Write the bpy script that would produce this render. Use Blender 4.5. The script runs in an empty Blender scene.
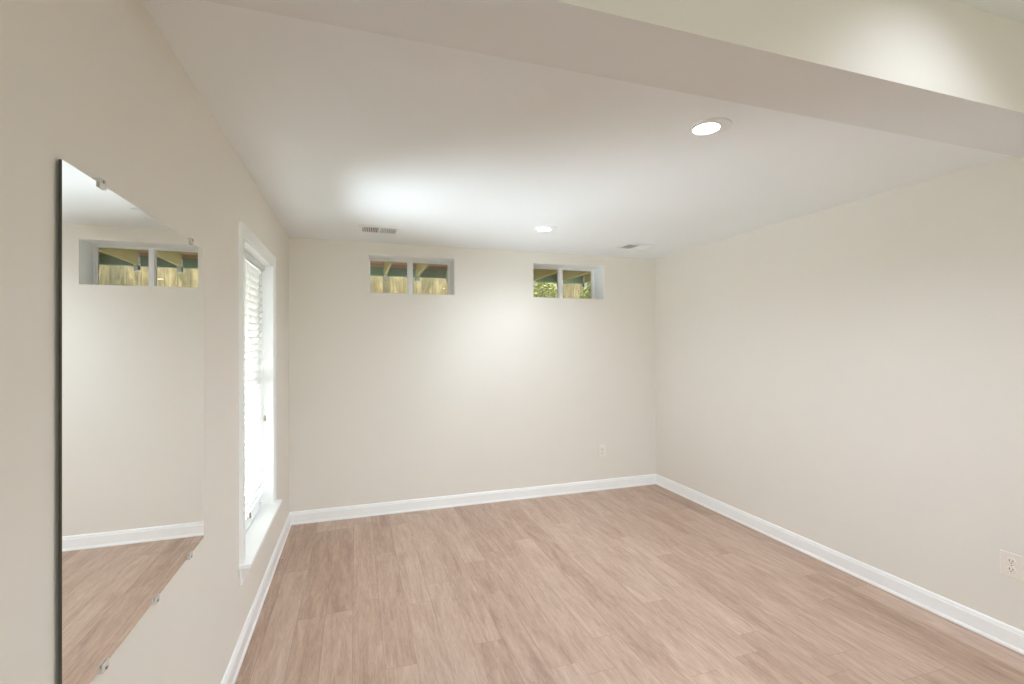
import bpy, bmesh, math, random
from mathutils import Matrix, Vector
random.seed(7)
S = bpy.context.scene
COL = S.collection

# ------------------------------------------------------------------ camera
CAM_H = 1.431
YAW, PIT, ROL = 0.31736, 0.004883, -0.00471
F_PX = 474.8
cd = bpy.data.cameras.new('camera'); cam = bpy.data.objects.new('camera', cd); COL.objects.link(cam)
cd.sensor_fit = 'HORIZONTAL'; cd.sensor_width = 36.0; cd.lens = F_PX / 1024 * 36.0
cd.clip_start = 0.02; cd.clip_end = 200
c, s = math.cos(YAW), math.sin(YAW)
fw = Vector((s, c, 0)); rt = Vector((c, -s, 0)); up = Vector((0, 0, 1))
fw2 = fw*math.cos(PIT) + up*math.sin(PIT); up2 = up*math.cos(PIT) - fw*math.sin(PIT)
rt3 = rt*math.cos(ROL) + up2*math.sin(ROL); up3 = up2*math.cos(ROL) - rt*math.sin(ROL)
M = Matrix((rt3, up3, -fw2)).transposed().to_4x4(); M.translation = (0, 0, CAM_H)
cam.matrix_world = M
S.camera = cam

# ------------------------------------------------------------------ colour management, world
S.view_settings.view_transform = 'Standard'; S.view_settings.look = 'None'
S.view_settings.gamma = 1.0; S.view_settings.use_curve_mapping = False
S.view_settings.exposure = 0.70
S.cycles.use_denoising = True
S.cycles.max_bounces = 14; S.cycles.diffuse_bounces = 8; S.cycles.glossy_bounces = 6
S.cycles.transparent_max_bounces = 12; S.cycles.sample_clamp_indirect = 8.0
S.cycles.caustics_reflective = False; S.cycles.caustics_refractive = False
SKY = 4.9
w = bpy.data.worlds.new('overcast_sky'); S.world = w; w.use_nodes = True
w.node_tree.nodes['Background'].inputs[0].default_value = (0.92, 0.95, 1.06, 1)
w.node_tree.nodes['Background'].inputs[1].default_value = SKY
LAMP_W = 76.0         # each downlight over the alcove
FRONT_W = 19.0
SIDE_W = 640.0        # upward area lamp added outside the tall left window for ceiling glow
DOOR_FILL_W = 3.0       # added fill lamp shining in through the door behind the viewer

# ------------------------------------------------------------------ room measures (metres)
XL, XR = -0.511, 2.915
YB, YF = 4.164, -3.6            # back wall, wall behind the camera
H, HF = 2.30, 2.527              # ceiling over the alcove, ceiling of the front part
BY0, BY1, BZ = 1.000, 1.246, 2.22
WT = 0.22                       # wall thickness
WIN = [(0.105, 0.832, 1.872, 2.192), (1.582, 2.326, 1.872, 2.192)]
LW = (2.525, 3.335, 0.43, 1.93)  # y0 y1 z0 z1 of the tall window

# ------------------------------------------------------------------ materials
def srgb(r, g, b):
    f = lambda v: (v/255/12.92) if v/255 <= .04045 else ((v/255+.055)/1.055)**2.4
    return (f(r), f(g), f(b), 1)
def mat(name, col, rough=.5, metal=0, spec=.5, bump=None, mottle=0.0):
    m = bpy.data.materials.new(name); m.use_nodes = True
    n = m.node_tree.nodes; l = m.node_tree.links; b = n['Principled BSDF']
    b.inputs['Base Color'].default_value = col; b.inputs['Roughness'].default_value = rough
    b.inputs['Metallic'].default_value = metal; b.inputs['Specular IOR Level'].default_value = spec
    tc = n.new('ShaderNodeTexCoord')
    if mottle:
        nz = n.new('ShaderNodeTexNoise'); nz.inputs['Scale'].default_value = 3.0; nz.inputs['Detail'].default_value = 4
        l.new(tc.outputs['Object'], nz.inputs['Vector'])
        mx = n.new('ShaderNodeMix'); mx.data_type = 'RGBA'
        mx.inputs[6].default_value = tuple(v*(1-mottle) for v in col[:3]) + (1,)
        mx.inputs[7].default_value = tuple(min(1, v*(1+mottle)) for v in col[:3]) + (1,)
        l.new(nz.outputs['Fac'], mx.inputs[0]); l.new(mx.outputs[2], b.inputs['Base Color'])
    if bump:
        nb = n.new('ShaderNodeTexNoise'); nb.inputs['Scale'].default_value = bump[0]; nb.inputs['Detail'].default_value = 3
        l.new(tc.outputs['Object'], nb.inputs['Vector'])
        bp = n.new('ShaderNodeBump'); bp.inputs['Strength'].default_value = bump[1]; bp.inputs['Distance'].default_value = .002
        l.new(nb.outputs['Fac'], bp.inputs['Height']); l.new(bp.outputs['Normal'], b.inputs['Normal'])
    return m
WALL = mat('wall_paint', srgb(230, 226, 217), .85, spec=.2, bump=(220, .06), mottle=.006)
CEIL = mat('ceiling_paint', srgb(241, 245, 247), .9, spec=.15, bump=(180, .06), mottle=.004)
SOFFIT = mat('soffit_shaded_paint', srgb(231, 233, 234), .9, spec=.15, mottle=.004)   # ceiling paint greyed to put the underside's shade step into the colour
TRIM = mat('trim_paint', srgb(247, 249, 248), .4, spec=.4, mottle=.004)
VINYL = mat('window_vinyl', srgb(246, 245, 243), .35, mottle=.004)
PLATE = mat('outlet_plastic', srgb(236, 229, 219), .35, mottle=.004)
SLOT = mat('slot_dark', srgb(60, 55, 50), .6, mottle=.02)
RECESS = mat('duct_dark', srgb(128, 124, 122), .8, mottle=.03)
ENAMEL = mat('white_enamel', srgb(239, 242, 243), .4, mottle=.004)
STEEL = mat('screw_steel', srgb(150, 146, 138), .3, metal=1, mottle=.02)
GLASSEDGE = mat('mirror_edge', srgb(66, 62, 48), .3, mottle=.05)
CORD = mat('cord_white', srgb(226, 224, 218), .7, mottle=.01)
TASSEL = mat('tassel_taupe', srgb(150, 138, 122), .5, mottle=.03)

def mirror_mat():
    m = bpy.data.materials.new('mirror_silver'); m.use_nodes = True
    b = m.node_tree.nodes['Principled BSDF']
    b.inputs['Base Color'].default_value = (.97, .975, .965, 1); b.inputs['Metallic'].default_value = 1
    b.inputs['Roughness'].default_value = 0.0
    return m
MIRROR = mirror_mat()
def clear_plastic():
    m = bpy.data.materials.new('clip_clear_plastic'); m.use_nodes = True
    n = m.node_tree.nodes; l = m.node_tree.links; b = n['Principled BSDF']
    b.inputs['Base Color'].default_value = srgb(238, 235, 226); b.inputs['Roughness'].default_value = .2
    t = n.new('ShaderNodeBsdfTransparent'); mx = n.new('ShaderNodeMixShader'); mx.inputs[0].default_value = .85
    l.new(t.outputs[0], mx.inputs[1]); l.new(b.outputs[0], mx.inputs[2]); l.new(mx.outputs[0], n['Material Output'].inputs[0])
    return m
CLIP = clear_plastic()
def glass_mat():
    m = bpy.data.materials.new('window_glass'); m.use_nodes = True
    n = m.node_tree.nodes; l = m.node_tree.links; n.remove(n['Principled BSDF'])
    t = n.new('ShaderNodeBsdfTransparent'); t.inputs[0].default_value = (.93, .96, .93, 1)
    g = n.new('ShaderNodeBsdfGlossy'); g.inputs['Roughness'].default_value = .02
    fr = n.new('ShaderNodeFresnel'); fr.inputs[0].default_value = 1.45
    mx = n.new('ShaderNodeMixShader'); l.new(fr.outputs[0], mx.inputs[0])
    l.new(t.outputs[0], mx.inputs[1]); l.new(g.outputs[0], mx.inputs[2]); l.new(mx.outputs[0], n['Material Output'].inputs[0])
    return m
GLASS = glass_mat()
def lens_mat(name, strength):
    m = bpy.data.materials.new(name); m.use_nodes = True
    b = m.node_tree.nodes['Principled BSDF']; b.inputs['Base Color'].default_value = (.9, .9, .88, 1)
    b.inputs['Emission Color'].default_value = (1.0, .98, .96, 1); b.inputs['Emission Strength'].default_value = strength
    return m
LENS = lens_mat('lamp_lens_glow', 14.0)
def slat_mat():
    m = bpy.data.materials.new('blind_slat_vinyl'); m.use_nodes = True
    n = m.node_tree.nodes; l = m.node_tree.links; b = n['Principled BSDF']
    b.inputs['Base Color'].default_value = srgb(244, 243, 240); b.inputs['Roughness'].default_value = .4
    t = n.new('ShaderNodeBsdfTranslucent'); t.inputs[0].default_value = srgb(244, 243, 238)
    mx = n.new('ShaderNodeMixShader'); mx.inputs[0].default_value = .22
    l.new(b.outputs[0], mx.inputs[1]); l.new(t.outputs[0], mx.inputs[2]); l.new(mx.outputs[0], n['Material Output'].inputs[0])
    return m
SLAT = slat_mat()

class G:
    """tiny node-graph helper"""
    def __init__(s, m): s.n = m.node_tree.nodes; s.l = m.node_tree.links
    def math(s, op, a, b=None, c=None):
        x = s.n.new('ShaderNodeMath'); x.operation = op
        for i, v in enumerate((a, b, c)):
            if v is None: continue
            if isinstance(v, (int, float)): x.inputs[i].default_value = v
            else: s.l.new(v, x.inputs[i])
        return x.outputs[0]
    def comb(s, a, b, c):
        x = s.n.new('ShaderNodeCombineXYZ')
        for i, v in enumerate((a, b, c)):
            if isinstance(v, (int, float)): x.inputs[i].default_value = v
            else: s.l.new(v, x.inputs[i])
        return x.outputs[0]
    def ramp(s, fac, stops):
        x = s.n.new('ShaderNodeValToRGB'); e = x.color_ramp.elements
        while len(e) < len(stops): e.new(.5)
        for k, (p, cc) in enumerate(stops): e[k].position = p; e[k].color = cc
        s.l.new(fac, x.inputs[0]); return x.outputs[0]
    def noise(s, vec, scale, detail=4, rough=.55, dist=0):
        x = s.n.new('ShaderNodeTexNoise'); x.inputs['Scale'].default_value = scale; x.inputs['Detail'].default_value = detail
        x.inputs['Roughness'].default_value = rough; x.inputs['Distortion'].default_value = dist
        s.l.new(vec, x.inputs['Vector']); return x.outputs['Fac']
    def mixc(s, fac, a, b, blend='MIX'):
        x = s.n.new('ShaderNodeMix'); x.data_type = 'RGBA'; x.blend_type = blend
        for i, v in ((0, fac), (6, a), (7, b)):
            if isinstance(v, (int, float)): x.inputs[i].default_value = v
            elif isinstance(v, tuple): x.inputs[i].default_value = v
            else: s.l.new(v, x.inputs[i])
        return x.outputs[2]

def plank_mat(name, W, L, stops, seam, axis='floor', rough=.38, grain=1.0):
    """boards running along Y (floor) or Z (fence) with their own tone, grain and joints"""
    m = bpy.data.materials.new(name); m.use_nodes = True; g = G(m); b = g.n['Principled BSDF']
    tc = g.n.new('ShaderNodeTexCoord'); sp = g.n.new('ShaderNodeSeparateXYZ'); g.l.new(tc.outputs['Object'], sp.inputs[0])
    X = sp.outputs[0]; Y = sp.outputs[1] if axis == 'floor' else sp.outputs[2]
    xr = g.math('DIVIDE', g.math('ADD', X, 20.03), W); row = g.math('FLOOR', xr); fx = g.math('FRACT', xr)
    wn = g.n.new('ShaderNodeTexWhiteNoise'); wn.noise_dimensions = '1D'; g.l.new(row, wn.inputs['W'])
    yr = g.math('ADD', g.math('DIVIDE', g.math('ADD', Y, 30.0), L), wn.outputs['Value']); idx = g.math('FLOOR', yr); fy = g.math('FRACT', yr)
    w2 = g.n.new('ShaderNodeTexWhiteNoise'); w2.noise_dimensions = '2D'; g.l.new(g.comb(row, idx, 0), w2.inputs['Vector'])
    rnd = w2.outputs['Value']
    off = g.math('MULTIPLY', rnd, 37.0)
    # broad cathedral figure and fine pores, both stretched along the board
    v1 = g.comb(g.math('ADD', g.math('MULTIPLY', X, 13.0), off), g.math('MULTIPLY', Y, 2.0), off)
    big = g.noise(v1, 1.0, 5, .6, 1.2)
    v2 = g.comb(g.math('MULTIPLY', X, 62.0), g.math('MULTIPLY', Y, 5.5), off)
    mid = g.noise(v2, 1.0, 4, .6, .4)
    v3 = g.comb(g.math('MULTIPLY', X, 300.0), g.math('MULTIPLY', Y, 22.0), off)
    fine = g.noise(v3, 1.0, 2, .5)
    f = g.math('ADD', g.math('MULTIPLY', rnd, .21), g.math('MULTIPLY', big, .72*grain))
    f = g.math('ADD', f, g.math('MULTIPLY', mid, .52*grain)); f = g.math('ADD', f, g.math('MULTIPLY', fine, .40*grain))
    f = g.math('SUBTRACT', f,   .105 + .82*grain - .5)
    colr = g.ramp(f, stops)
    # knots
    vk = g.n.new('ShaderNodeTexVoronoi'); vk.inputs['Scale'].default_value = 1.0
    g.l.new(g.comb(g.math('MULTIPLY', X, 5.0), g.math('MULTIPLY', Y, 1.6), off), vk.inputs['Vector'])
    kn = g.ramp(vk.outputs['Distance'], [(0.0, (1, 1, 1, 1)), (.09, (0, 0, 0, 1))])
    colr = g.mixc(g.math('MULTIPLY', kn, .35), colr, stops[0][1])
    ex = g.math('MULTIPLY', g.math('MINIMUM', fx, g.math('SUBTRACT', 1.0, fx)), W)
    ey = g.math('MULTIPLY', g.math('MINIMUM', fy, g.math('SUBTRACT', 1.0, fy)), L)
    e = g.math('LESS_THAN', g.math('MINIMUM', ex, ey), seam[0])
    colr = g.mixc(g.math('MULTIPLY', e, seam[1]), colr, seam[2])
    g.l.new(colr, b.inputs['Base Color'])
    b.inputs['Roughness'].default_value = rough
    bp = g.n.new('ShaderNodeBump'); bp.inputs['Strength'].default_value = .12; bp.inputs['Distance'].default_value = .002
    g.l.new(g.math('SUBTRACT', fine, e), bp.inputs['Height']); g.l.new(bp.outputs['Normal'], b.inputs['Normal'])
    return m
FLOOR = plank_mat('oak_plank_floor', .138, 1.22,
                  [(.10, srgb(140, 113, 94)), (.42, srgb(178, 151, 131)), (.60, srgb(193, 168, 149)), (.90, srgb(214, 193, 175))],
                  (.0011, .45, srgb(120, 98, 84)))
FENCE = plank_mat('weathered_fence_boards', .14, 6.0,
                  [(.15, srgb(50, 47, 29)), (.45, srgb(92, 82, 50)), (.65, srgb(128, 110, 72)), (.9, srgb(164, 158, 120))],
                  (.004, .9, srgb(60, 58, 40)), axis='fence', rough=.8, grain=1.3)
GREENWOOD = mat('treated_green_wood', srgb(118, 142, 118), .8, mottle=.25)
JOIST = mat('joist_wood', srgb(176, 168, 112), .8, mottle=.12)
DECKW = mat('deck_board_wood', srgb(190, 158, 132), .8, mottle=.15)
GALV = mat('hanger_galvanised', srgb(206, 216, 212), .5, mottle=.04)
LEAF = mat('leaf_green', srgb(170, 172, 110), .6, mottle=.3)
STEM = mat('stem_brown', srgb(96, 82, 54), .8, mottle=.1)
GRASS = mat('grass', srgb(128, 134, 88), .95, mottle=.25)
BOUNCE = mat('pale_bounce_ground', srgb(222, 216, 204), .95, mottle=.15)  # unseen bright ground strip, added to bounce light up under the deck
SIDING = mat('exterior_render', srgb(190, 186, 176), .9, mottle=.05)

# ------------------------------------------------------------------ mesh helpers
def new(): return bmesh.new()
def box(bm, x0, x1, y0, y1, z0, z1, mi=0, bevel=0):
    vs = [bm.verts.new(p) for p in ((x0,y0,z0),(x1,y0,z0),(x1,y1,z0),(x0,y1,z0),(x0,y0,z1),(x1,y0,z1),(x1,y1,z1),(x0,y1,z1))]
    fs = []
    for f in ((0,3,2,1),(4,5,6,7),(0,1,5,4),(1,2,6,5),(2,3,7,6),(3,0,4,7)):
        fc = bm.faces.new([vs[i] for i in f]); fc.material_index = mi; fs.append(fc)
    if bevel:
        es = {e for f in fs for e in f.edges}
        r = bmesh.ops.bevel(bm, geom=list(es), offset=bevel, segments=2, affect='EDGES', profile=.5)
        for f in r['faces']: f.material_index = mi
    return fs
def lathe(bm, prof, seg=40, mi=0, cap=False, mtx=None):
    rings = []
    for r, z in prof:
        ring = []
        for k in range(seg):
            a = 2*math.pi*k/seg; p = Vector((r*math.cos(a), r*math.sin(a), z))
            ring.append(bm.verts.new(mtx @ p if mtx else p))
        rings.append(ring)
    for a, b in zip(rings, rings[1:]):
        for k in range(seg):
            f = bm.faces.new((a[k], a[(k+1) % seg], b[(k+1) % seg], b[k])); f.smooth = True; f.material_index = mi
    if cap:
        for r in (rings[0], rings[-1]): f = bm.faces.new(r); f.material_index = mi
    return rings
def tube(bm, p0, p1, r, seg=10, mi=0, r1=None):
    p0 = Vector(p0); p1 = Vector(p1); d = (p1-p0); q = d.to_track_quat('Z', 'Y').to_matrix().to_4x4(); q.translation = p0
    lathe(bm, [(r, 0), (r1 if r1 is not None else r, d.length)], seg, mi, True, q)
def prism(bm, prof, path, mi=0):
    """prof: list of (d, z) offsets; path: list of (point, outward dir) -> swept strip, closed profile, ends capped"""
    rings = [[bm.verts.new((p[0]+n[0]*d, p[1]+n[1]*d, z)) for d, z in prof] for p, n in path]
    k = len(prof)
    for a, b in zip(rings, rings[1:]):
        for i in range(k): bm.faces.new((a[i], a[(i+1) % k], b[(i+1) % k], b[i])).material_index = mi
    bm.faces.new(rings[0]); bm.faces.new(rings[-1])
def obj(name, bm, mats, parent=None, loc=None):
    bmesh.ops.recalc_face_normals(bm, faces=bm.faces)
    me = bpy.data.meshes.new(name); bm.to_mesh(me); bm.free()
    for m in (mats if isinstance(mats, (list, tuple)) else [mats]): me.materials.append(m)
    o = bpy.data.objects.new(name, me); COL.objects.link(o)
    if parent: o.parent = parent
    if loc: o.location = loc
    return o
def tag(o, label=None, cat=None, group=None, kind=None):
    if label: o['label'] = label
    if cat: o['category'] = cat
    if group: o['group'] = group
    if kind: o['kind'] = kind
    return o
def empty(name, loc=(0, 0, 0)):
    o = bpy.data.objects.new(name, None); o.location = loc; o.empty_display_size = .1; COL.objects.link(o); return o
def struct(name, bm, mats, label, cat):
    return tag(obj(name, bm, mats), label, cat, kind='structure')
def copy_tree(o, parent=None):
    c2 = o.copy(); COL.objects.link(c2); c2.parent = parent
    for ch in list(o.children): copy_tree(ch, c2)
    return c2
def wall_holes(bm, plane, p0, p1, a0, a1, b0, b1, holes, mis=(0, 0, 0)):
    """slab between plane coords p0 (room side) and p1, spanning a (horizontal) and b (z), with rectangular holes"""
    def P(p, a, b): return (p, a, b) if plane == 'x' else (a, p, b)
    As = sorted({a0, a1, *[h[0] for h in holes], *[h[1] for h in holes]}); Bs = sorted({b0, b1, *[h[2] for h in holes], *[h[3] for h in holes]})
    solid = lambda i, j: 0 <= i < len(As)-1 and 0 <= j < len(Bs)-1 and not any(h[0]-1e-6 <= As[i] and As[i+1] <= h[1]+1e-6 and h[2]-1e-6 <= Bs[j] and Bs[j+1] <= h[3]+1e-6 for h in holes)
    vc = {}
    def V(p, i, j):
        if (p, i, j) not in vc: vc[(p, i, j)] = bm.verts.new(P(p, As[i], Bs[j]))
        return vc[(p, i, j)]
    for i in range(len(As)-1):
        for j in range(len(Bs)-1):
            if not solid(i, j): continue
            for p, mi in ((p0, mis[0]), (p1, mis[1])): bm.faces.new((V(p,i,j), V(p,i+1,j), V(p,i+1,j+1), V(p,i,j+1))).material_index = mi
            for (di, dj, e) in ((-1,0,((i,j),(i,j+1))), (1,0,((i+1,j),(i+1,j+1))), (0,-1,((i,j),(i+1,j))), (0,1,((i,j+1),(i+1,j+1)))):
                if not solid(i+di, j+dj):
                    (a, b), (c_, d) = e
                    bm.faces.new((V(p0,a,b), V(p0,c_,d), V(p1,c_,d), V(p1,a,b))).material_index = mis[2]

# ------------------------------------------------------------------ shell
b = new(); box(b, XL-.2, XR+.2, YF-.2, YB+.2, -.15, 0)
struct('floor', b, FLOOR, 'pinkish oak plank floor running towards the far wall', 'floor')
b = new(); box(b, XL-WT, XR+WT, BY1-.001, YB+.45, H, H+.3)
struct('ceiling', b, CEIL, 'smooth off-white ceiling with two lights and two vents', 'ceiling')
b = new(); box(b, XL-WT, XR+WT, YF-WT, BY0+.001, HF, HF+.17)
struct('ceiling_front', b, CEIL, 'higher ceiling in front of the dropped beam, top right corner', 'ceiling')
b = new()
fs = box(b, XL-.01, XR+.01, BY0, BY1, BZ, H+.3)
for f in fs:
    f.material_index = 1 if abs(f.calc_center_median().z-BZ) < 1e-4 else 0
struct('ceiling_beam', b, [WALL, SOFFIT], 'dropped beam with beige face and underside tinted grey for shade', 'beam')
b = new(); wall_holes(b, 'x', XL, XL-WT, YF-WT, YB+.3, -.15, H+.3, [(LW[0], LW[1], LW[2]-.021, LW[3])], (0, 1, 2))
struct('wall_left', b, [WALL, SIDING, TRIM], 'beige left wall with mirror and tall window', 'wall')
b = new(); wall_holes(b, 'y', YB, YB+.26, XL-.01, XR+.01, -.15, H+.3, WIN, (0, 1, 2))
struct('wall_back', b, [WALL, SIDING, TRIM], 'beige far wall with two small high windows', 'wall')
b = new(); box(b, XR, XR+WT, YF-WT, YB+.26, -.15, HF+.15)
struct('wall_right', b, WALL, 'bare beige right wall with an outlet', 'wall')
DOOR = (-.2, 2.6, 0.0, 2.08)
b = new(); wall_holes(b, 'y', YF, YF-WT, XL-.01, XR+.01, -.15, HF+.15, [DOOR], (0, 1, 2))
struct('wall_front', b, [WALL, SIDING, TRIM], 'beige wall behind the viewer with an added glazed door', 'wall')

# baseboards with shoe moulding (profile: distance from wall, height)
prof = [(0, 0), (.019, 0), (.019, .009), (.013, .018), (.0125, .078), (.0095, .084), (.0095, .090), (.006, .097), (.0, .100)]
def baseboard(name, a, b_, n, label):
    bm = new(); prism(bm, prof, [((a[0], a[1]), n), ((b_[0], b_[1]), n)])
    struct(name, bm, TRIM, label, 'baseboard')
baseboard('baseboard_left', (XL, YF), (XL, YB), (1, 0), 'white baseboard along the left wall under the window')
baseboard('baseboard_back', (XL, YB), (XR, YB), (0, -1), 'white baseboard along the far wall')
baseboard('baseboard_right', (XR, YF), (XR, YB), (-1, 0), 'white baseboard along the right wall')

# ------------------------------------------------------------------ small high sliding windows
def slider_window(name, x0, x1, z0, z1, label):
    root = tag(empty(name, ((x0+x1)/2, YB+.22, z0)), label, 'window', kind='structure')
    cx = (x0+x1)/2; W = (x1-x0)/2; Hh = z1-z0; ya, yb = -.015, .04
    bm = new(); t = .010
    box(bm, -W, W, ya, yb, 0, t); box(bm, -W, W, ya, yb, Hh-t, Hh)
    box(bm, -W, -W+t, ya, yb, t, Hh-t); box(bm, W-t, W, ya, yb, t, Hh-t)
    box(bm, -.018, .018, ya-.004, yb, t, Hh-t)
    obj('window_frame', bm, VINYL, root)
    for k, (a, b_) in enumerate(((-W+t, -.018), (.018, W-t))):
        bm = new(); q = .007; y0, y1 = (.0, .018) if k == 0 else (.004, .024)
        box(bm, a, b_, y0, y1, t, t+q); box(bm, a, b_, y0, y1, Hh-t-q*.4, Hh-t)
        box(bm, a, a+q, y0, y1, t+q, Hh-t-q*.4); box(bm, b_-q, b_, y0, y1, t+q, Hh-t-q*.4)
        sash = obj('sash', bm, VINYL, root)
        bm = new(); box(bm, a+q*.5, b_-q*.5, y0+.007, y0+.011, t+q*.5, Hh-t-q*.2); obj('pane', bm, GLASS, sash)
    return root
slider_window('window_1', *WIN[0][:2], *WIN[0][2:], 'small high two-pane sliding window on the left of the far wall')
slider_window('window_2', *WIN[1][:2], *WIN[1][2:], 'small high two-pane sliding window near the right corner')

# ------------------------------------------------------------------ tall left window
y0, y1, z0, z1 = LW
root = tag(empty('window_3', (XL, (y0+y1)/2, z0)), 'tall window with white casing and sill in the left wall', 'window', kind='structure')
L0 = root.location.copy()
def lobj(name, bm, m, parent=root):
    bmesh.ops.translate(bm, verts=bm.verts, vec=-L0); return obj(name, bm, m, parent)
CW = .07
bm = new()
yo0, yo1, zo1 = y0-CW, y1+CW, z1+CW+.012
# mitred casing: inner thin bead to outer thick band
steps = [(0.0, .011), (.010, .011), (.016, .015), (CW-.012, .018), (CW, .018)]
def ring(d, x):   # three-sided path (up, over, down) at offset d from the opening
    return [(x, y0-d, z0), (x, y0-d, z1+d), (x, y1+d, z1+d), (x, y1+d, z0)]
R = [[bm.verts.new(p) for p in ring(0, XL)]]
for d, t in steps: R.append([bm.verts.new(p) for p in ring(d, XL+t)])
R.append([bm.verts.new(p) for p in ring(CW, XL)])
for a, b_ in zip(R, R[1:]):
    for i in range(3): bm.faces.new((a[i], a[i+1], b_[i+1], b_[i]))
bm.faces.new([r[0] for r in R]); bm.faces.new([r[3] for r in R])
lobj('casing', bm, TRIM)
bm = new(); box(bm, XL-.13, XL+.05, y0-CW-.008, y1+CW+.008, z0-.022, z0, bevel=.004); lobj('window_sill', bm, TRIM)
bm = new(); box(bm, XL+.0005, XL+.012, y0-CW, y1+CW, z0-.10, z0-.022, bevel=.003); lobj('apron', bm, TRIM)
bm = new()
xa, xb = XL-.19, XL-.12; t = .03
box(bm, xa, xb, y0, y1, z0, z0+t); box(bm, xa, xb, y0, y1, z1-t, z1); box(bm, xa, xb, y0, y0+t, z0+t, z1-t); box(bm, xa, xb, y1-t, y1, z0+t, z1-t)
lobj('window_frame', bm, VINYL)
zm = (z0+z1)/2
for (za, zb, xo) in ((z0+t, zm+.02, XL-.145), (zm-.02, z1-t, XL-.17)):
    bm = new(); q = .035
    box(bm, xo, xo+.02, y0+t, y1-t, za, za+q); box(bm, xo, xo+.02, y0+t, y1-t, zb-q, zb); box(bm, xo, xo+.02, y0+t, y0+t+q, za+q, zb-q); box(bm, xo, xo+.02, y1-t-q, y1-t, za+q, zb-q)
    sash = lobj('sash', bm, VINYL)
    bm = new(); box(bm, xo+.008, xo+.012, y0+t+q*.6, y1-t-q*.6, za+q*.6, zb-q*.6); lobj('pane', bm, GLASS, sash)

# ------------------------------------------------------------------ venetian blind
bl = tag(empty('window_blind', (XL-.064, (y0+y1)/2, z0)), 'white horizontal slat blind hanging closed in the tall left window', 'blind')
B0 = bl.location.copy()
def bobj(name, bm, m, parent=bl):
    bmesh.ops.translate(bm, verts=bm.verts, vec=-B0); return obj(name, bm, m, parent)
bx = B0.x; ya, yb = y0+.006, y1-.006
bm = new(); box(bm, bx-.024, bx+.020, ya, yb, z1-.042, z1-.002, bevel=.003); bobj('head_rail', bm, ENAMEL)
bm = new(); box(bm, bx+.024, bx+.030, ya, yb, z1-.030, z1-.003, bevel=.002); bobj('valance', bm, ENAMEL)
bm = new(); box(bm, bx-.018, bx+.018, ya, yb, z0+.004, z0+.022, bevel=.004); bobj('bottom_rail', bm, ENAMEL)
bm = new(); zt = z1-.062; pitch = .0405; n = int((zt-(z0+.04))/pitch)+1
TILT = math.radians(-50)
for k in range(n):
    zc = zt-k*pitch; secs = []
    for side in (0, 1):
        row = []
        for i in range(7):
            u = -1+2*i/6; w_ = .0235*u; bow = .0028*(1-u*u) + (.0006 if side else -.0006)
            # room side edge hangs down
            row.append((bx + w_*math.cos(TILT) + bow*math.sin(TILT), zc - w_*math.sin(TILT) + bow*math.cos(TILT)))
        secs.append(row)
    outline = secs[0] + secs[1][::-1]
    A = [bm.verts.new((p[0], ya, p[1])) for p in outline]; Bv = [bm.verts.new((p[0], yb, p[1])) for p in outline]
    m_ = len(outline)
    for i in range(m_):
        f = bm.faces.new((A[i], A[(i+1) % m_], Bv[(i+1) % m_], Bv[i]))
    bm.faces.new(A); bm.faces.new(Bv)
bobj('slats', bm, SLAT)
for yy in (y0+.13, (y0+y1)/2, y1-.13):
    bm = new()
    for dx in (-.022, .0215): tube(bm, (bx+dx, yy, z0+.02), (bx+dx, yy, z1-.04), .0011, 6)
    bobj('ladder_cord', bm, CORD)
for (yy, zt_) in ((2.86, .505), (3.30, .96)):
    bm = new(); tube(bm, (bx+.032, yy-.10, z1-.05), (bx+.032, yy, zt_+.03), .0012, 6); pc = bobj('pull_cord', bm, CORD)
    bm = new(); mt = Matrix.Translation((bx+.032, yy, zt_))
    lathe(bm, [(.003, .034), (.005, .03), (.0075, .008), (.0075, .002), (.004, 0)], 14, 0, True, mt); bobj('tassel', bm, TASSEL, pc)

# ------------------------------------------------------------------ mirror
MY0, MY1, MZ0, MZ1 = 1.060, 1.905, .765, 1.767
MROT = .0050          # its near edge stands a little further off the wall
mr = tag(empty('wall_mirror', (XL, MY1, MZ0)), 'large frameless mirror clipped to the left wall', 'mirror')
def mobj(name, bm, m):
    bmesh.ops.translate(bm, verts=bm.verts, vec=-mr.location); return obj(name, bm, m, mr)
bm = new(); x0_, x1_ = XL+.0010, XL+.0062
fs = box(bm, x0_, x1_, MY0, MY1, MZ0, MZ1)
for f in fs: f.material_index = 0 if f.calc_center_median().x > x1_-1e-5 else 1
mobj('mirror_glass', bm, [MIRROR, GLASSEDGE])
for (yy, zz, sgn) in ((1.20, MZ1, 1), (1.775, MZ1, 1), (1.21, MZ0, -1), (1.485, MZ0, -1), (1.760, MZ0, -1)):
    bm = new()
    za, zb = (zz-.009, zz+.010) if sgn > 0 else (zz-.010, zz+.009)
    box(bm, x1_+.0002, x1_+.004, yy-.013, yy+.013, za, zb, bevel=.0012)
    zc0, zc1 = (zz+.0005, zz+.010) if sgn > 0 else (zz-.010, zz-.0005)
    box(bm, XL+.0003-(MY1-yy)*MROT, x1_+.004, yy-.013, yy+.013, zc0, zc1, bevel=.001)
    cl = mobj('clip', bm, CLIP)
    bm = new(); tube(bm, (x1_+.004, yy, zz+sgn*.005), (x1_+.0058, yy, zz+sgn*.005), .0036, 14, r1=.003)
    bmesh.ops.translate(bm, verts=bm.verts, vec=-mr.location); obj('screw', bm, STEEL, cl)

mr.rotation_euler = (0, 0, MROT)

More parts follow.
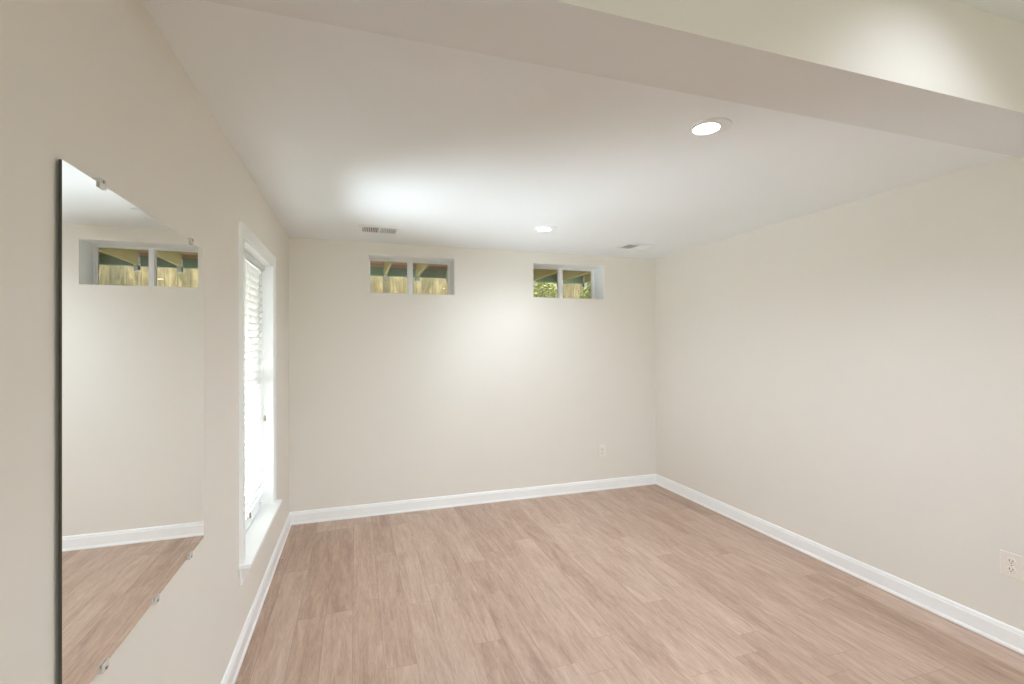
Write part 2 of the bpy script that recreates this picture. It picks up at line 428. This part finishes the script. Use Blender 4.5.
# ------------------------------------------------------------------ outlets
def outlet(loc, rotz, label, sx=1.0):
    r = tag(empty('wall_outlet', loc), label, 'outlet', 'duplex outlets low on the walls'); r.rotation_euler = (0, 0, rotz)
    # local: x along wall, -y into the room, z up from the plate's bottom
    bm = new(); box(bm, -.036*sx, .036*sx, -.006, -.0003, 0, .115, bevel=.0022); obj('cover_plate', bm, PLATE, r)
    for zc in (.038, .077):
        bm = new(); mt = Matrix.Translation((0, -.0062, zc)) @ Matrix.Rotation(math.pi/2, 4, 'X')
        lathe(bm, [(.0168, 0), (.0168, .0016), (.0155, .0022)], 24, 0, True, mt)
        rc = obj('receptacle', bm, PLATE, r)
        bm = new()
        for dx, hh in ((-.0062, .0078), (.0062, .0066)): box(bm, dx-.0013, dx+.0013, -.0088, -.0082, zc+.002-hh/2, zc+.002+hh/2+.002)
        lathe(bm, [(.0025, 0), (.0025, .0007)], 12, 0, True, Matrix.Translation((0, -.0082, zc-.0075)) @ Matrix.Rotation(math.pi/2, 4, 'X'))
        obj('slots', bm, SLOT, rc)
    bm = new(); lathe(bm, [(.0032, 0), (.0026, .0012)], 12, 0, True, Matrix.Translation((0, -.006, .0575)) @ Matrix.Rotation(math.pi/2, 4, 'X')); obj('screw', bm, STEEL, r)
    return r
outlet((2.294, YB, .322), 0, 'duplex outlet low on the far wall near the corner')
outlet((XR, 1.387, .328), -math.pi/2, 'duplex outlet with cream cover plate low on the right wall', 1.18)

# ------------------------------------------------------------------ recessed lights
def downlight(x, y, z, label, watts, group, cone=164, blend=1.0, aim=0):
    r = tag(empty('recessed_light', (x, y, z)), label, 'ceiling light', group)
    bm = new(); lathe(bm, [(.080, -.0005), (.080, -.003), (.078, -.0045), (.070, -.0045), (.040, -.0055), (.030, -.0055)], 56); obj('trim_ring', bm, ENAMEL, r)
    mt = Matrix.Translation((-.016, .004, -.002))
    bm = new(); lathe(bm, [(.055, -.002), (.055, -.006), (.0535, -.0072), (.0505, -.0074), (.050, -.006)], 48, 0, False, mt); gb = obj('gimbal_ring', bm, ENAMEL, r)
    bm = new(); lathe(bm, [(.050, -.0060), (.050, -.0078)], 48, 0, True, mt); obj('lens', bm, LENS, gb)
    ld = bpy.data.lights.new('bulb', 'SPOT'); ld.energy = watts; ld.spot_size = math.radians(cone); ld.spot_blend = blend
    ld.shadow_soft_size = .05; ld.color = (.885, .955, 1.12)
    lo = bpy.data.objects.new('bulb', ld); COL.objects.link(lo); lo.parent = r; lo.location = (-.016, .004, -.012); lo.rotation_euler = (math.radians(aim), 0, 0)
    return r
downlight(1.352, 1.556, H, 'lit round recessed light nearest the beam', LAMP_W*1.30, 'recessed ceiling lights')
downlight(1.360, 3.300, H, 'lit round recessed light near the far wall', LAMP_W*.62, 'recessed ceiling lights')
for i, (x, y) in enumerate(((1.66, .44), (1.50, -1.3), (.2, -1.9), (2.4, -2.6))):  # first read off the beam's bright wash; the other three added as fill
    downlight(x, y, HF, 'unseen recessed light put in at the front ceiling to light the room', FRONT_W*(.70 if i == 0 else .85), 'unseen lights put in at the front ceiling', cone=104 if i == 0 else 160, blend=1.0, aim=40 if i == 0 else 0)

# ------------------------------------------------------------------ ceiling registers
def register(x0, x1, y0, y1, label):
    cx, cy = (x0+x1)/2, (y0+y1)/2; W, D_ = (x1-x0)/2, (y1-y0)/2
    r = tag(empty('ceiling_vent', (cx, cy, H)), label, 'vent', 'ceiling air vents by the far wall')
    m = .028; my = .040
    bm = new()
    bx_ = [(-W, W, -D_, -D_+my), (-W, W, D_-my, D_), (-W, -W+m, -D_+my, D_-my), (W-m, W, -D_+my, D_-my), (-.006, .006, -D_+my, D_-my)]
    for a in bx_: box(bm, *a, -.0055, -.0003)
    obj('frame', bm, ENAMEL, r)
    bm = new(); box(bm, -W+m, W-m, -D_+my, D_-my, -.0012, -.0004); obj('duct_opening', bm, RECESS, r)
    nv = 9
    for side in (-1, 1):
        a0, a1 = (-W+m, -.006) if side < 0 else (.006, W-m)
        bm = new()
        for k in range(nv):
            xc = a0+(a1-a0)*(k+.5)/nv; dx = .0032
            # vane leaning outwards from the middle
            xb, xt = (xc-dx, xc+dx) if side < 0 else (xc+dx, xc-dx)
            pts = [(xb-.0005, -.0085), (xb+.0005, -.0085), (xt+.0005, -.0012), (xt-.0005, -.0012)]
            A = [bm.verts.new((p[0], -D_+my, p[1])) for p in pts]; Bv = [bm.verts.new((p[0], D_-my, p[1])) for p in pts]
            for i in range(4): bm.faces.new((A[i], A[(i+1) % 4], Bv[(i+1) % 4], Bv[i]))
            bm.faces.new(A); bm.faces.new(Bv)
        obj('louvres', bm, ENAMEL, r)
register(.018, .322, 3.595, 3.835, 'white louvred ceiling vent above the left small window')
register(2.225, 2.525, 3.565, 3.805, 'white louvred ceiling vent near the right corner')

# ------------------------------------------------------------------ unseen glazed door added behind the viewer to let light in
dr = tag(empty('added_door_1', ((DOOR[0]+DOOR[1])/2, YF-.1, 0)), 'unseen sliding glass door added behind the viewer to let light in', 'door', kind='structure')
bm = new(); W = (DOOR[1]-DOOR[0])/2; t = .05
box(bm, -W, W, -.05, .05, 2.03, 2.08); box(bm, -W, -W+t, -.05, .05, .0, 2.03); box(bm, W-t, W, -.05, .05, 0, 2.03); box(bm, -W+t, W-t, -.05, .05, 0.001, .03); box(bm, -.04, .04, -.03, .03, .03, 2.03)
obj('door_frame', bm, VINYL, dr)
for a, b_ in ((-W+t, -.04), (.04, W-t)):
    bm = new(); box(bm, a, b_, -.004, .004, .03, 2.03); obj('pane', bm, GLASS, dr)

# ------------------------------------------------------------------ outside
DY = 5.90
b = new(); box(b, -9, 12, YB+.26, 16, -.2, 1.62)
struct('ground_back', b, GRASS, 'raised grass yard behind the house seen through the high windows', 'ground')
b = new(); box(b, -14, XL-WT, -12, YB+.26, -.6, -.2)
struct('ground_left', b, GRASS, 'grass beside the house', 'ground')
b = new(); box(b, XL-WT, 12, -12, YF-WT, -.6, -.16)
struct('ground_front', b, GRASS, 'grass in front of the added glazed door', 'ground')
b = new(); box(b, -4, 8, YB+.262, 6.3, 1.6, 1.635)
struct('ground_bounce', b, BOUNCE, 'unseen pale ground added under the deck to bounce light upward', 'ground')
# deck overhead: boards, rim beam, joists, hangers
dk = tag(empty('wooden_deck', (1.5, 5.2, 2.2)), 'wooden deck overhead seen through the small high windows', 'deck')
def dobj(name, bm, m, parent=dk):
    bmesh.ops.translate(bm, verts=bm.verts, vec=-dk.location); return obj(name, bm, m, parent)
bm = new(); yy = YB+.30
while yy < DY+.25:
    box(bm, -2.6, 6.0, yy, yy+.135, 2.405, 2.43); yy += .141
dobj('deck_boards', bm, DECKW)
bm = new(); box(bm, -2.6, 6.0, DY, DY+.04, 2.262, 2.365); dobj('rim_beam', bm, GREENWOOD)
bm = new(); box(bm, -2.6, 6.0, DY+.002, DY+.03, 2.366, 2.4045); dobj('rim_board', bm, DECKW)
for k in range(-7, 15):
    x = .34+.378*k
    bm = new(); box(bm, x-.015, x+.015, YB+.30, DY-.002, 2.27, 2.404); dobj('joist', bm, JOIST)
for k in range(-3, 9):
    x = .34+.378*k
    bm = new(); box(bm, x-.022, x-.0155, DY-.05, DY-.004, 2.215, 2.35, bevel=.002); box(bm, x+.0155, x+.022, DY-.05, DY-.004, 2.215, 2.35, bevel=.002)
    box(bm, x-.022, x+.022, DY-.05, DY-.004, 2.207, 2.266, bevel=.002); dobj('joist_hanger', bm, GALV)
bm = new()
for px in (-1.2, 3.6):
    bm = new(); box(bm, px-.05, px+.05, DY-.03, DY+.07, 1.62, 2.262); dobj('post', bm, JOIST)
# fence
fe = tag(empty('wooden_fence', (1.5, 7.0, 1.62)), 'weathered board fence across the yard beyond the small high windows', 'fence')
bm = new(); x = -6.0
while x < 6.5:
    hh = 1.30 + random.uniform(-.02, .02); yo = random.uniform(-.006, .006)
    box(bm, x, x+.1415, yo, yo+.02, .0, hh); x += .14
obj('fence_boards', bm, FENCE, fe)
for zz in (.25, 1.05):
    bm = new(); box(bm, -6.0, 6.5, .028, .07, zz, zz+.09); obj('rail', bm, JOIST, fe)
# shrubs
def shrub(x, y, z, rx, rz, nleaf, label, seed):
    rnd = random.Random(seed)
    r = tag(empty('garden_shrub', (x, y, z)), label, 'shrub', 'shrubs by the fence')
    bm = new()
    for k in range(nleaf):
        u = rnd.random()**.5; a = rnd.uniform(0, 6.283); zz = rnd.uniform(.05, 1)
        rr = rx*u*math.sin(math.pi*min(.95, zz*.85+.12))
        c0 = Vector((rr*math.cos(a), rr*.7*math.sin(a), zz*rz)); s_ = rnd.uniform(.018, .034)
        q = Matrix.Rotation(rnd.uniform(0, 6.283), 4, 'Z') @ Matrix.Rotation(rnd.uniform(-1.1, 1.1), 4, 'X') @ Matrix.Rotation(rnd.uniform(-.9, .9), 4, 'Y')
        pts = [(-s_, 0, 0), (-.2*s_, .45*s_, .1*s_), (s_, 0, 0), (-.2*s_, -.45*s_, .1*s_)]
        bm.faces.new([bm.verts.new(c0+(q @ Vector(p))) for p in pts])
    obj('foliage', bm, LEAF, r)
    bm = new()
    for k in range(7):
        a = k*.9; tube(bm, (.02*math.cos(a), .02*math.sin(a), 0), (rx*.5*math.cos(a), rx*.35*math.sin(a), rz*.75), .010, 6, r1=.003)
    obj('stems', bm, STEM, r)
shrub(2.62, 6.45, 1.62, .34, .80, 2600, 'leafy green shrub by the fence seen in the right small window', 3)
shrub(3.36, 6.40, 1.62, .26, .75, 2600, 'taller leafy shrub at the right edge of the right small window', 5)
shrub(-.05, 6.5, 1.62, .20, .70, 900, 'thin pale shrub at the left edge of the left small window', 9)

# ------------------------------------------------------------------ sky portals in the openings (guide the daylight sampling)
def portal(loc, sx, sy, rot):
    ld = bpy.data.lights.new('daylight_portal', 'AREA'); ld.shape = 'RECTANGLE'; ld.size = sx; ld.size_y = sy; ld.cycles.is_portal = True
    o = bpy.data.objects.new('daylight_portal', ld); o.location = loc; o.rotation_euler = rot; COL.objects.link(o)
ld = bpy.data.lights.new('side_daylight', 'AREA'); ld.shape = 'RECTANGLE'; ld.size = 2.0; ld.size_y = 2.8; ld.energy = SIDE_W; ld.color = (.88, .94, 1.08)
o = bpy.data.objects.new('side_daylight', ld); o.location = (XL-WT-.88, (LW[0]+LW[1])/2, .20); COL.objects.link(o)
o.rotation_euler = (0, math.radians(-90-46), 0)
ld = bpy.data.lights.new('door_fill_light', 'AREA'); ld.shape = 'RECTANGLE'; ld.size = 2.7; ld.size_y = 2.0; ld.energy = DOOR_FILL_W; ld.color = (.86, .93, 1.10)
o = bpy.data.objects.new('door_fill_light', ld); o.location = ((DOOR[0]+DOOR[1])/2, YF-WT-.5, .7); COL.objects.link(o)
o.rotation_euler = (math.radians(90+4), 0, 0)
portal((XL-WT-.01, (LW[0]+LW[1])/2, (LW[2]+LW[3])/2), 1.5, .81, (0, -math.pi/2, 0))
for a in WIN: portal(((a[0]+a[1])/2, YB+.27, (a[2]+a[3])/2), .74, .32, (-math.pi/2, 0, 0))
portal(((DOOR[0]+DOOR[1])/2, YF-WT-.01, 1.04), 2.2, 2.08, (math.pi/2, 0, 0))
